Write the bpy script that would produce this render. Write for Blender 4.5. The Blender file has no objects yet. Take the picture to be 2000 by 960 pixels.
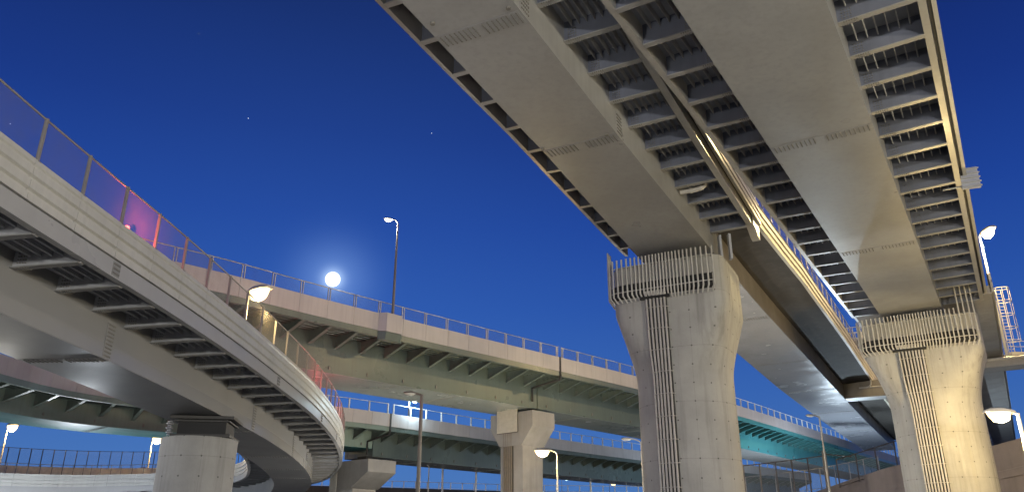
import bpy, bmesh, math, random
from mathutils import Vector, Matrix
random.seed(7)
R = math.radians
sc = bpy.context.scene
COL = sc.collection

# ------------------------------------------------------------------ camera
EYE = 1.6
F = 1515.0
TH = R(21.0)
cam_d = bpy.data.cameras.new('camera')
cam = bpy.data.objects.new('camera', cam_d)
COL.objects.link(cam)
cam.location = (0, 0, EYE)
cam.rotation_euler = (R(90) + TH, 0, 0)
cam_d.sensor_width = 36
cam_d.lens = 36 * F / 2000
cam_d.clip_start = 0.1
cam_d.clip_end = 6000
sc.camera = cam

# ------------------------------------------------------------------ world, moonlight, exposure
MOON = Vector((-0.2310, 0.9490, 0.3183)).normalized()
w = bpy.data.worlds.new('World')
sc.world = w
w.use_nodes = True
nt = w.node_tree
nt.nodes.clear()
N = nt.nodes.new
out = N('ShaderNodeOutputWorld')
bg = N('ShaderNodeBackground')
tc = N('ShaderNodeTexCoord')
sep = N('ShaderNodeSeparateXYZ')
ramp = N('ShaderNodeValToRGB')
nt.links.new(tc.outputs['Generated'], sep.inputs[0])
nt.links.new(sep.outputs['Z'], ramp.inputs[0])


def lin(r, g, b):
    f = lambda c: (c / 255 / 12.92) if c / 255 <= 0.04045 else ((c / 255 + 0.055) / 1.055) ** 2.4
    return (f(r), f(g), f(b), 1)


stops = [(0.0, lin(80, 118, 172)), (0.07, lin(68, 110, 172)), (0.17, lin(52, 95, 168)), (0.28, lin(38, 78, 158)),
         (0.38, lin(28, 63, 144)), (0.48, lin(22, 50, 124)), (0.60, lin(18, 39, 100)), (1.0, lin(9, 18, 54))]
el = ramp.color_ramp.elements
el[0].position, el[0].color = stops[0]
el[1].position, el[1].color = stops[-1]
for p, c in stops[1:-1]:
    e = el.new(p)
    e.color = c
# slightly brighter, bluer air round the moon
dot = N('ShaderNodeVectorMath')
dot.operation = 'DOT_PRODUCT'
dot.inputs[1].default_value = MOON
nt.links.new(tc.outputs['Generated'], dot.inputs[0])
mx = N('ShaderNodeMath'); mx.operation = 'MAXIMUM'; mx.inputs[1].default_value = 0.0
nt.links.new(dot.outputs['Value'], mx.inputs[0])


def glow(power, col):
    p = N('ShaderNodeMath'); p.operation = 'POWER'; p.inputs[1].default_value = power
    nt.links.new(mx.outputs[0], p.inputs[0])
    m = N('ShaderNodeMix'); m.data_type = 'RGBA'; m.blend_type = 'MIX'
    m.inputs['A'].default_value = (0, 0, 0, 1); m.inputs['B'].default_value = col
    nt.links.new(p.outputs[0], m.inputs['Factor'])
    return m.outputs['Result']


def addc(a, b):
    m = N('ShaderNodeMix'); m.data_type = 'RGBA'; m.blend_type = 'ADD'
    m.inputs['Factor'].default_value = 1
    nt.links.new(a, m.inputs['A']); nt.links.new(b, m.inputs['B'])
    return m.outputs['Result']


c = addc(ramp.outputs[0], glow(14, (0.006, 0.018, 0.045, 1)))
c = addc(c, glow(1100, (0.08, 0.13, 0.20, 1)))
c = addc(c, glow(14000, (0.40, 0.50, 0.55, 1)))
nt.links.new(c, bg.inputs[0])
bg.inputs[1].default_value = 1.0
nt.links.new(bg.outputs[0], out.inputs[0])

sun_d = bpy.data.lights.new('moonlight', 'SUN')
sun_d.energy = 0.12
sun_d.angle = R(0.5)
sun_d.color = (0.85, 0.93, 1.0)
sun = bpy.data.objects.new('moonlight', sun_d)
COL.objects.link(sun)
sun.rotation_euler = (-MOON).to_track_quat('-Z', 'Y').to_euler()

vs = sc.view_settings
vs.view_transform = 'Standard'
vs.look = 'None'
vs.gamma = 1
vs.exposure = 0.15
vs.use_curve_mapping = False
sc.cycles.max_bounces = 6
sc.cycles.diffuse_bounces = 4
sc.cycles.glossy_bounces = 3
sc.cycles.transparent_max_bounces = 12
sc.cycles.sample_clamp_indirect = 4.0
sc.cycles.use_denoising = True


# ------------------------------------------------------------------ helpers: pixel rays used to survey the site
def ray(px, py):
    a = (px - 1000) / F
    b = -(py - 480) / F
    return Vector((a, math.cos(TH) - b * math.sin(TH), math.sin(TH) + b * math.cos(TH)))


def at_y(px, py, Y):
    d = ray(px, py)
    return Vector((0, 0, EYE)) + d * (Y / d.y)


def at_z(px, py, z):
    d = ray(px, py)
    return Vector((0, 0, EYE)) + d * ((z - EYE) / d.z)


# ------------------------------------------------------------------ helpers: mesh building
class MB:
    def __init__(self):
        self.v = []; self.f = []; self.m = []; self.uv = {}

    def face(self, ids, mi=0):
        self.f.append(ids); self.m.append(mi)

    def box(self, c, sx, sy, sz, ang=0.0, mi=0):
        """box centred at c, sx along local x (rotated by ang about z)"""
        ca, sa = math.cos(ang), math.sin(ang)
        b = len(self.v)
        for dz in (-.5, .5):
            for dx, dy in ((-.5, -.5), (.5, -.5), (.5, .5), (-.5, .5)):
                x, y = dx * sx, dy * sy
                self.v.append((c[0] + x * ca - y * sa, c[1] + x * sa + y * ca, c[2] + dz * sz))
        for q in ((3, 2, 1, 0), (4, 5, 6, 7), (0, 1, 5, 4), (1, 2, 6, 5), (2, 3, 7, 6), (3, 0, 4, 7)):
            self.face([b + i for i in q], mi)

    def loft(self, secs, closed=True, caps=True, mi=0):
        n = len(secs[0]); b = len(self.v)
        for s in secs:
            self.v.extend([tuple(p) for p in s])
        for i in range(len(secs) - 1):
            for j in range(n if closed else n - 1):
                k = (j + 1) % n
                self.face([b + i * n + j, b + i * n + k, b + (i + 1) * n + k, b + (i + 1) * n + j], mi)
        if caps and closed:
            self.face([b + j for j in reversed(range(n))], mi)
            self.face([b + (len(secs) - 1) * n + j for j in range(n)], mi)

    def tube(self, pts, r, n=8, mi=0, caps=True):
        pts = [Vector(p) for p in pts]
        secs = []
        ref = None
        for i, p in enumerate(pts):
            t = (pts[min(i + 1, len(pts) - 1)] - pts[max(i - 1, 0)]).normalized()
            if ref is None:
                ref = Vector((1, 0, 0)) if abs(t.x) < .8 else Vector((0, 1, 0))
            a = (ref - t * ref.dot(t)).normalized()
            ref = a
            bb = t.cross(a)
            rr = r[i] if isinstance(r, (list, tuple)) else r
            secs.append([p + a * rr * math.cos(2 * math.pi * k / n) + bb * rr * math.sin(2 * math.pi * k / n) for k in range(n)])
        self.loft(secs, True, caps, mi)

    def build(self, name, mats, parent=None, base=None, smooth=35):
        if not isinstance(mats, (list, tuple)):
            mats = [mats]
        if base is None:
            base = parent.location if parent is not None and parent.type == 'EMPTY' else Vector((0, 0, 0))
            if parent is not None and 'base' in parent.keys():
                base = Vector(parent['base'])
        me = bpy.data.meshes.new(name)
        me.from_pydata([(x - base[0], y - base[1], z - base[2]) for x, y, z in self.v], [], self.f)
        for m in mats:
            me.materials.append(m)
        me.polygons.foreach_set('material_index', self.m)
        bm = bmesh.new(); bm.from_mesh(me)
        bmesh.ops.recalc_face_normals(bm, faces=bm.faces)
        bm.to_mesh(me); bm.free()
        me.polygons.foreach_set('use_smooth', [True] * len(me.polygons))
        me.set_sharp_from_angle(angle=R(smooth))
        o = bpy.data.objects.new(name, me)
        COL.objects.link(o)
        if parent is not None:
            o.parent = parent
        else:
            o.location = base
        return o


def tag(o, label=None, cat=None, group=None, kind=None):
    if label: o['label'] = label
    if cat: o['category'] = cat
    if group: o['group'] = group
    if kind: o['kind'] = kind
    return o


def thing(name, loc, label, cat, group=None):
    o = bpy.data.objects.new(name, None)
    COL.objects.link(o)
    o.location = loc
    o.empty_display_size = 0.3
    return tag(o, label, cat, group)


class Path:
    """smooth plan curve with a height; right-hand normals"""
    def __init__(self, ctrl, step=0.25):
        c = [Vector(p) for p in ctrl]
        c = [c[0] * 2 - c[1]] + c + [c[-1] * 2 - c[-2]]
        pts = []
        for i in range(1, len(c) - 2):
            p0, p1, p2, p3 = c[i - 1:i + 3]
            # centripetal Catmull-Rom
            def tj(ti, a, b): return ti + max((b - a).length, 1e-6) ** .5
            t0 = 0; t1 = tj(t0, p0, p1); t2 = tj(t1, p1, p2); t3 = tj(t2, p2, p3)
            m = max(4, int((p2 - p1).length / step))
            for k in range(m):
                t = t1 + (t2 - t1) * k / m
                a1 = p0 * ((t1 - t) / (t1 - t0)) + p1 * ((t - t0) / (t1 - t0))
                a2 = p1 * ((t2 - t) / (t2 - t1)) + p2 * ((t - t1) / (t2 - t1))
                a3 = p2 * ((t3 - t) / (t3 - t2)) + p3 * ((t - t2) / (t3 - t2))
                b1 = a1 * ((t2 - t) / (t2 - t0)) + a2 * ((t - t0) / (t2 - t0))
                b2 = a2 * ((t3 - t) / (t3 - t1)) + a3 * ((t - t1) / (t3 - t1))
                pts.append(b1 * ((t2 - t) / (t2 - t1)) + b2 * ((t - t1) / (t2 - t1)))
        pts.append(c[-2])
        self.p = pts
        self.s = [0]
        for a, b in zip(pts, pts[1:]):
            self.s.append(self.s[-1] + (b - a).xy.length)
        self.len = self.s[-1]

    def at(self, s):
        S = self.s
        if s <= 0: i = 0
        elif s >= self.len: i = len(S) - 2
        else:
            lo, hi = 0, len(S) - 1
            while hi - lo > 1:
                md = (lo + hi) // 2
                if S[md] <= s: lo = md
                else: hi = md
            i = lo
        f = (s - S[i]) / max(S[i + 1] - S[i], 1e-9)
        p = self.p[i] + (self.p[i + 1] - self.p[i]) * f
        i0, i1 = max(0, i - 3), min(len(S) - 1, i + 4)
        t = (self.p[i1] - self.p[i0]); t.z = 0; t.normalize()
        return p, t, Vector((t.y, -t.x, 0))

    def pt(self, s, u, w):
        p, t, n = self.at(s)
        q = p + n * u
        q.z = p.z + w
        return q

    def nearest(self, x, y):
        return min(range(len(self.p)), key=lambda i: (self.p[i].x - x) ** 2 + (self.p[i].y - y) ** 2)

    def s_near(self, x, y):
        return self.s[self.nearest(x, y)]


def srange(a, b, step):
    n = max(1, int(math.ceil((b - a) / step - 1e-6)))
    return [a + (b - a) * i / n for i in range(n + 1)]


def sweep(mb, path, s0, s1, sec, step=2.0, mi=0, closed=True, caps=True):
    """sec: list of (u, w) or function s -> list"""
    fn = sec if callable(sec) else (lambda s: sec)
    mb.loft([[path.pt(s, u, wv) for u, wv in fn(s)] for s in srange(s0, s1, step)], closed, caps, mi)


# ------------------------------------------------------------------ materials
class Mat:
    def __init__(self, name):
        self.m = bpy.data.materials.new(name)
        self.m.use_nodes = True
        self.t = self.m.node_tree
        self.b = self.t.nodes['Principled BSDF']
        self.o = self.t.nodes['Material Output']

    def n(self, typ, **kw):
        x = self.t.nodes.new(typ)
        for k, v in kw.items():
            setattr(x, k, v)
        return x

    def l(self, a, b):
        self.t.links.new(a, b)

    def math(self, op, a, b=None):
        x = self.n('ShaderNodeMath', operation=op)
        for i, v in enumerate((a, b)):
            if v is None: continue
            if isinstance(v, (int, float)): x.inputs[i].default_value = v
            else: self.l(v, x.inputs[i])
        return x.outputs[0]

    def noise(self, vec, scale, detail=5, rough=.55, stretch=None):
        if stretch:
            mp = self.n('ShaderNodeMapping')
            mp.inputs['Scale'].default_value = stretch
            self.l(vec, mp.inputs[0]); vec = mp.outputs[0]
        x = self.n('ShaderNodeTexNoise')
        x.inputs['Scale'].default_value = scale
        x.inputs['Detail'].default_value = detail
        x.inputs['Roughness'].default_value = rough
        self.l(vec, x.inputs['Vector'])
        return x.outputs['Fac']

    def maprange(self, v, a, b, c, d):
        x = self.n('ShaderNodeMapRange')
        for i, val in zip(('From Min', 'From Max', 'To Min', 'To Max'), (a, b, c, d)):
            x.inputs[i].default_value = val
        self.l(v, x.inputs['Value'])
        return x.outputs[0]

    def mixc(self, fac, a, b, mode='MIX'):
        x = self.n('ShaderNodeMix', data_type='RGBA', blend_type=mode)
        for k, v in (('Factor', fac), ('A', a), ('B', b)):
            if isinstance(v, (int, float)): x.inputs[k].default_value = v
            elif isinstance(v, tuple): x.inputs[k].default_value = v if len(v) == 4 else v + (1,)
            else: self.l(v, x.inputs[k])
        return x.outputs['Result']

    def coord(self, k='Object'):
        return self.n('ShaderNodeTexCoord').outputs[k]

    def pos(self):
        return self.n('ShaderNodeNewGeometry').outputs['Position']


def steel(name, col, rough=.38, dirt=.25, spec=.5, streak=True, metal=0.0, fine_amt=.55):
    M = Mat(name)
    v = M.pos()
    big = M.noise(v, .35, 4)
    fine = M.noise(v, 6, 6, .65)
    st = M.noise(v, 1.6, 6, .6, (2.5, 2.5, .12)) if streak else fine
    d = tuple(x * (1 - dirt) for x in col)
    c1 = M.mixc(M.maprange(big, .35, .7, 0, 1), col, d)
    c2 = M.mixc(M.maprange(st, .45, .78, 0, fine_amt), c1, tuple(x * (1 - dirt) * .85 for x in col))
    M.l(c2, M.b.inputs['Base Color'])
    M.l(M.maprange(big, .3, .7, rough - .05, rough + .08), M.b.inputs['Roughness'])
    M.b.inputs['Specular IOR Level'].default_value = spec
    M.b.inputs['Metallic'].default_value = metal
    bp = M.n('ShaderNodeBump')
    bp.inputs['Strength'].default_value = .035
    bp.inputs['Distance'].default_value = .05
    M.l(M.noise(v, 1.3, 3), bp.inputs['Height'])
    M.l(bp.outputs[0], M.b.inputs['Normal'])
    return M.m


def concrete(name, col, uvgrid=True, stain=.42):
    M = Mat(name)
    v = M.pos()
    big = M.noise(v, .5, 5, .6)
    st = M.noise(v, 1.1, 7, .65, (1.6, 1.6, .10))
    fine = M.noise(v, 9, 6, .7)
    c = M.mixc(M.maprange(big, .3, .7, 0, 1), col, tuple(x * .78 for x in col))
    c = M.mixc(M.maprange(st, .5, .72, 0, stain), c, (.13, .12, .105))
    c = M.mixc(M.maprange(fine, .55, .8, 0, .35), c, tuple(x * .6 for x in col))
    height = M.math('ADD', fine, M.math('MULTIPLY', big, 1.5))
    if uvgrid:
        s2 = M.n('ShaderNodeSeparateXYZ')
        M.l(M.n('ShaderNodeUVMap').outputs[0], s2.inputs[0])
        U, V = s2.outputs[0], s2.outputs[1]

        def line(x, period, width):
            f = M.math('ABSOLUTE', M.math('SUBTRACT', M.math('FRACT', M.math('DIVIDE', x, period)), .5))
            return M.math('GREATER_THAN', f, .5 - width / period)
        seams = M.math('MAXIMUM', line(V, 2.7, .016), line(U, 1.8, .011))
        # tie holes
        def cell(x, period):
            return M.math('MULTIPLY', M.math('SUBTRACT', M.math('FRACT', M.math('DIVIDE', M.math('ADD', x, .45), period)), .5), period)
        a, b = cell(U, .9), cell(V, .9)
        r2 = M.math('ADD', M.math('MULTIPLY', a, a), M.math('MULTIPLY', b, b))
        holes = M.math('LESS_THAN', r2, .0015)
        c = M.mixc(M.math('MULTIPLY', seams, .20), c, (.10, .095, .085))
        c = M.mixc(M.math('MULTIPLY', holes, .75), c, (.05, .05, .045))
        height = M.math('SUBTRACT', height, M.math('MULTIPLY', M.math('MAXIMUM', seams, holes), .8))
        # panel-to-panel tone shifts
        wn = M.n('ShaderNodeTexWhiteNoise', noise_dimensions='2D')
        cmb = M.n('ShaderNodeCombineXYZ')
        M.l(M.math('FLOOR', M.math('DIVIDE', M.math('ADD', U, .9), 1.8)), cmb.inputs[0])
        M.l(M.math('FLOOR', M.math('DIVIDE', M.math('ADD', V, 1.35), 2.7)), cmb.inputs[1])
        M.l(cmb.outputs[0], wn.inputs['Vector'])
        c = M.mixc(M.math('MULTIPLY', wn.outputs['Value'], .07), c, tuple(x * .62 for x in col))
    if uvgrid:
        sv = M.n('ShaderNodeSeparateXYZ'); M.l(v, sv.inputs[0])
        run = M.noise(v, 1.0, 6, .6, (3.2, 3.2, .05))
        band = M.maprange(sv.outputs[2], 8.5, 13.8, 0, 1)
        c = M.mixc(M.math('MULTIPLY', M.maprange(run, .5, .68, 0, .38), band), c, (.10, .094, .085))
    M.l(c, M.b.inputs['Base Color'])
    M.b.inputs['Roughness'].default_value = .78
    M.b.inputs['Specular IOR Level'].default_value = .15
    bp = M.n('ShaderNodeBump'); bp.inputs['Strength'].default_value = .25; bp.inputs['Distance'].default_value = .03
    M.l(height, bp.inputs['Height']); M.l(bp.outputs[0], M.b.inputs['Normal'])
    return M.m


def plain(name, col, rough=.5, metal=0.0):
    M = Mat(name)
    v = M.pos()
    c = M.mixc(M.maprange(M.noise(v, 3, 5), .3, .75, 0, .45), col, tuple(x * .6 for x in col))
    M.l(c, M.b.inputs['Base Color'])
    M.b.inputs['Roughness'].default_value = rough
    M.b.inputs['Metallic'].default_value = metal
    return M.m


def emit(name, col, strength):
    M = Mat(name)
    M.b.inputs['Base Color'].default_value = (.8, .8, .8, 1)
    M.b.inputs['Emission Color'].default_value = col + (1,)
    M.b.inputs['Emission Strength'].default_value = strength
    return M.m


def wire(name, col, cover, vertical=False):
    """expanded-metal / wire infill: finely perforated sheet"""
    M = Mat(name)
    tr = M.n('ShaderNodeBsdfTransparent')
    df = M.n('ShaderNodeBsdfDiffuse'); df.inputs[0].default_value = col + (1,)
    tl = M.n('ShaderNodeBsdfTranslucent'); tl.inputs[0].default_value = col + (1,)
    a = M.n('ShaderNodeMixShader'); a.inputs[0].default_value = .5
    M.l(df.outputs[0], a.inputs[1]); M.l(tl.outputs[0], a.inputs[2])
    mix = M.n('ShaderNodeMixShader')
    mix.inputs[0].default_value = cover
    M.l(M.maprange(M.noise(M.pos(), 2.0, 3), .3, .7, cover * .8, cover * 1.2), mix.inputs[0])
    M.l(tr.outputs[0], mix.inputs[1]); M.l(a.outputs[0], mix.inputs[2])
    M.l(mix.outputs[0], M.o.inputs['Surface'])
    return M.m


m_soffit = steel('paint_beige_grey', (.285, .29, .30), .32, .22)
m_under = steel('paint_blue_grey', (.38, .40, .45), .5, .2)
m_plate_shade = steel('paint_bracket_plate_shaded', (.165, .182, .24), .5, .3)  # darker, bluer copy; weaker light on the bracket plates put into the colour
m_flange = steel('paint_flange', (.30, .298, .295), .34, .2)
m_rib = steel('paint_rib', (.46, .455, .45), .45, .2)
m_fascia = steel('paint_fascia', (.37, .36, .34), .32, .2)
m_ramp = steel('paint_ramp_grey', (.185, .187, .19), .42, .06, fine_amt=.05)
m_ramp_edge = steel('paint_ramp_edge', (.31, .31, .31), .32, .1, fine_amt=.2)
m_ramp_band = steel('paint_ramp_band', (.245, .245, .245), .2, .06, fine_amt=.05)
m_ramp_dark = steel('paint_ramp_bracket', (.30, .31, .34), .45, .3)
m_alu = steel('ribbed_aluminium', (.43, .425, .40), .36, .15)
m_alu_lit = steel('ribbed_aluminium_matt_lit', (.60, .56, .45), .55, .12)  # matt aluminium copy with yellow lamplight put into its colour
m_green = steel('paint_grey_green', (.10, .13, .12), .3, .25)
m_green_l = steel('paint_sage_green', (.19, .255, .225), .4, .25)
m_green_sof = steel('paint_pale_green_soffit', (.30, .34, .33), .22, .25, streak=False)
m_green_dk = steel('paint_grey_green_bracket', (.10, .13, .118), .45, .3)
m_teal = steel('paint_turquoise', (.07, .265, .28), .3, .15)
m_teal_sof = steel('paint_turquoise_soffit', (.035, .17, .18), .35, .3)
m_teal_dk = steel('paint_turquoise_bracket', (.05, .16, .17), .4, .2)
m_panel = steel('parapet_panel_paint', (.43, .405, .405), .5, .14)
m_silver = steel('soffit_silver', (.36, .37, .40), .22, .3, streak=False)
m_brown = steel('paint_brown_grey', (.23, .205, .175), .45, .25)
m_conc = concrete('pier_concrete', (.43, .425, .40))
m_conc_s = concrete('smooth_concrete', (.36, .35, .34), False, .15)
m_conc_g = concrete('grey_concrete', (.27, .262, .255), False, .3)
m_slab = concrete('deck_concrete', (.075, .069, .062), False, .35)
m_wallc = concrete('retaining_concrete', (.27, .232, .222), False, .2)
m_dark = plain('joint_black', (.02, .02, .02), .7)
m_bolt = plain('bolt_dark', (.16, .155, .145), .6)
m_galv = plain('galvanised', (.42, .42, .41), .42, .35)
m_post_grey = plain('fence_post_grey', (.20, .185, .17), .5)
m_post = plain('fence_post_brown', (.075, .063, .056), .5)
m_dk_grey = plain('plain_dark_grey', (.06, .058, .055), .6)  # paints shade between conduits; also backs screen bars and serves bearing plates
m_pipe = plain('conduit_pvc', (.46, .44, .41), .4)
m_screen = plain('screen_bar', (.47, .46, .43), .4)
m_pole = plain('lamp_pole_paint', (.40, .39, .36), .4)
m_pole_dk = plain('lamp_pole_dark', (.16, .14, .12), .5)
m_white = plain('white_paint', (.75, .74, .70), .45)
m_wire = wire('wire_mesh', (.32, .30, .29), .22)
m_wire2 = wire('wire_infill', (.28, .28, .28), .16)
m_bar = wire('barrier_translucent', (.72, .64, .50), .85)
m_asph = Mat('worn_asphalt')
_v = m_asph.pos()
m_asph.l(m_asph.mixc(m_asph.noise(_v, .2, 6), (.13, .13, .127), (.20, .198, .19)), m_asph.b.inputs['Base Color'])
m_asph.b.inputs['Roughness'].default_value = .85
m_asph = m_asph.m
WARM = (1.0, .72, .30)
WARMW = (1.0, .96, .87)
COOL = (.62, .88, 1.0)
m_lwarm = emit('lamp_glow_yellow', (1.0, .72, .30), 3.2)
m_lwhite = emit('lamp_glow_white', (1.0, .90, .70), 3)
m_lcool = emit('lamp_glow_cool', (.65, .92, 1.0), 4)
m_moon = emit('moon_glow', (1.0, 1.0, 1.0), 1.4)
m_star = emit('star_glow', (.9, .95, 1.0), 1.6)
m_sign = emit('lit_panel', (.95, .97, 1.0), 2.2)
m_red = emit('tail_light_red', (1.0, .08, .06), 6)

# ------------------------------------------------------------------ setting: ground
g = MB()
g.v = [(-1500, -1500, 0), (1500, -1500, 0), (1500, 2500, 0), (-1500, 2500, 0)]
g.face([0, 1, 2, 3])
tag(g.build('ground', m_asph), kind='structure')


# ------------------------------------------------------------------ bridge parts
def bracket_mesh(name, u_in, u_out, w_in, w_out, w_top_in, w_top_out, mats, fl=.30):
    """plate from the web (u_in) out to the edge (u_out), bottom flange; local x = right, y = along, z = up"""
    mb = MB()
    th = .028
    pr = [(u_in, w_in), (u_out, w_out), (u_out, w_top_out), (u_in, w_top_in)]
    mb.loft([[(u, y, wv) for u, wv in pr] for y in (-th / 2, th / 2)], mi=0)
    a, b = (u_in, w_in), (u_out, w_out)
    mb.loft([[(u, y, wv - d) for y, d in ((-fl / 2, .0), (fl / 2, .0), (fl / 2, .035), (-fl / 2, .035))] for u, wv in (a, b)], mi=1)
    # stiffener near the web
    sg = 1 if u_out > u_in else -1
    for k in (.33,):
        u = u_in + (u_out - u_in) * k
        wb = w_in + (w_out - w_in) * k
        mb.box((u, .06, (wb + w_top_in) / 2 + .02), .02, .09, w_top_in - wb - .12)
    # bolt group of the bracket splice
    for i in range(6):
        for j in range(2):
            mb.box((u_in + sg * (.18 + i * .075), (-.09 if j else .09), w_in + (w_out - w_in) * .1 - .045), .034, .034, .03, mi=2)
    for i in range(4):
        for j in range(4):
            mb.box((u_in + sg * (.15 + i * .085), -.028, w_in + .14 + j * .1), .034, .03, .034, mi=2)
    o = mb.build(name, mats, None, Vector((0, 0, 0)))
    me = o.data
    bpy.data.objects.remove(o)
    return me


def put(me, name, parent, path, s, u_off=0.0):
    p, t, n = path.at(s)
    o = bpy.data.objects.new(name, me)
    COL.objects.link(o)
    o.parent = parent
    q = p + n * u_off
    o.location = q - parent.location
    o.rotation_euler = (0, 0, math.atan2(n.y, n.x))
    return o


def ribbed_parapet(mb, path, s0, s1, u, w0, h, sgn, panel=2.0, step=1.0, gap=.022, mi=0, mj=1):
    """outer face at u, sgn = +1 right / -1 left; horizontal swages, panel joints and a backing wall"""
    d = .085
    prof = [(0, 0), (0, .17), (-d, .21), (-d, .26), (0, .30), (0, .49), (-d, .53), (-d, .58), (0, .62), (0, .80), (-d * .5, .83), (-d * .5, .86), (0, .89), (0, 1.0), (-.14, 1.0), (-.14, 0)]
    sec = [(u + sgn * a, w0 + b * h) for a, b in prof]
    n = max(1, int(round((s1 - s0) / panel)))
    L = (s1 - s0) / n
    for i in range(n):
        sweep(mb, path, s0 + i * L + gap / 2, s0 + (i + 1) * L - gap / 2, sec, step, mi)
    sweep(mb, path, s0, s1, [(u - sgn * .16, w0 + .02), (u - sgn * .16, w0 + h - .02), (u - sgn * .24, w0 + h - .02), (u - sgn * .24, w0 + .02)], step, mj)


def flat_parapet(mb, path, s0, s1, u, w0, h, sgn, panel=2.2, step=2.2, gap=.02, mi=0, mj=1):
    sec = [(u, w0), (u, w0 + h), (u - sgn * .12, w0 + h), (u - sgn * .12, w0)]
    n = max(1, int(round((s1 - s0) / panel)))
    L = (s1 - s0) / n
    for i in range(n):
        sweep(mb, path, s0 + i * L + gap / 2, s0 + (i + 1) * L - gap / 2, sec, step, mi)
    sweep(mb, path, s0, s1, [(u - sgn * .14, w0 + .02), (u - sgn * .14, w0 + h - .02), (u - sgn * .24, w0 + h - .02), (u - sgn * .24, w0 + .02)], step, mj)


def fence(parent, path, s0, s1, u, w0, h, spacing, post_m, wire_m, pw=.09, double=False, rail_r=.03, step=1.0, low=True, phase=0.0, cap_in=0.0):
    n = max(1, int(round((s1 - s0) / spacing)))
    L = (s1 - s0) / n
    me = None
    mb = MB()
    if double:
        mb.box((0, -.09, h / 2), pw, .05, h); mb.box((0, .09, h / 2), pw, .05, h)
    else:
        mb.box((0, 0, h / 2), pw, pw * .8, h + .04)
        mb.box((0, 0, -.01), pw * 1.9, pw * 1.6, .03)
    o = mb.build('fence_post', post_m, None, Vector((0, 0, 0)))
    me = o.data
    bpy.data.objects.remove(o)
    for i in range(n + 1):
        s = s0 + i * L
        p = put(me, 'fence_post', parent, path, s, u)
        p.location.z += w0
    mb = MB()
    mb.tube([path.pt(s, u, w0 + h - .02) for s in srange(s0, s1, step)], rail_r, 6)
    mb.build('top_rail', post_m, parent)
    if low:
        mb = MB()
        mb.tube([path.pt(s, u, w0 + .10) for s in srange(s0, s1, step)], rail_r * .7, 6)
        mb.build('low_rail', post_m, parent)
    if wire_m:
        mb = MB()
        mb.loft([[path.pt(s, u, w0 + .03), path.pt(s, u, w0 + h - .03)] for s in srange(s0, s1, step)], closed=False)
        mb.build('wire_panel', wire_m, parent)


def splice(parent, path, s, u0, u1, w, mat, width=.62, faces='bottom', cols=None, web=None):
    """bolted splice cover strip with bolt heads, across the soffit or up a web"""
    mb = MB()
    if web is None:
        sweep(mb, path, s - width / 2, s + width / 2, [(u0, w - .012), (u1, w - .012), (u1, w + .01), (u0, w + .01)], width)
        nc = cols or int((u1 - u0) / .16)
        for i in range(nc):
            u = u0 + (u1 - u0) * (i + .5) / nc
            if abs(u - (u0 + u1) / 2) < .09: continue
            for k in range(6):
                sv = s + (k - 2.5) / 6 * width * .86
                p, t, n = path.at(sv)
                q = path.pt(sv, u, w - .024)
                mb.box(q, .034, .05, .024, math.atan2(n.y, n.x), 1)
    else:
        u, sg, w0, w1 = web
        sweep(mb, path, s - width / 2, s + width / 2, [(u + sg * .012, w0), (u + sg * .012, w1), (u - sg * .01, w1), (u - sg * .01, w0)], width)
        nr = int((w1 - w0) / .13)
        for i in range(nr):
            wz = w0 + (w1 - w0) * (i + .5) / nr
            for k in range(5):
                sv = s + (k - 2) / 5 * width * .86
                p, t, n = path.at(sv)
                q = path.pt(sv, u + sg * .024, wz)
                mb.box(q, .03, .05, .05, math.atan2(n.y, n.x), 1)
    return mb.build('splice_plate', [mat, m_bolt], parent)


# ------------------------------------------------------------------ the two high steel viaducts
def world_ut(u, t, az, z=0):
    a = R(az)
    return Vector((u * math.cos(a) + t * math.sin(a), -u * math.sin(a) + t * math.cos(a), z))


def interp(x, tab):
    if x <= tab[0][0]: return tab[0][1]
    for (a, b), (c_, d) in zip(tab, tab[1:]):
        if x <= c_:
            return b + (d - b) * (x - a) / (c_ - a)
    return tab[-1][1]


SOF = 16.0
# A: path along the lower right edge of its box; u is measured from there
AT = [(-8.2, -6), (-8.19, 8), (-8.17, 25), (-8.0, 36), (-7.7, 49), (-6.95, 68), (-6.2, 87), (-4.9, 115), (-3.2, 145)]
pathA = Path([world_ut(u, t, 27, SOF) for u, t in AT])
WA = [(0, 2.72), (21, 2.85), (31, 3.07), (42, 3.65), (55, 4.2), (67, 4.6), (86, 4.85), (150, 4.6)]   # box width along the path
wa = lambda s: interp(s, WA)
sA1 = 46.2     # expansion joint over the pier
FB, FT = 1.02, 1.46      # edge beam bottom and top above the soffit
SLB = 1.78     # underside of the deck plate


def girder_common(root, path, s0, s1, wfun, webtop, box_m, step=2.0):
    mb = MB()
    sweep(mb, path, s0, s1, lambda s: [(0, 0), (0, webtop), (-wfun(s), webtop), (-wfun(s), 0)], step)
    # bottom flange lip
    mb2 = mb
    mb.build('box_girder', box_m, root)


def edge_beam(root, path, s0, s1, ufun, sgn, w0, w1, wid, mat, step=2.0):
    mb = MB()
    sweep(mb, path, s0, s1, lambda s: [(ufun(s), w0), (ufun(s) + sgn * wid, w0), (ufun(s) + sgn * wid, w1), (ufun(s), w1)], step)
    return mb.build('edge_beam', mat, root)


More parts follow.
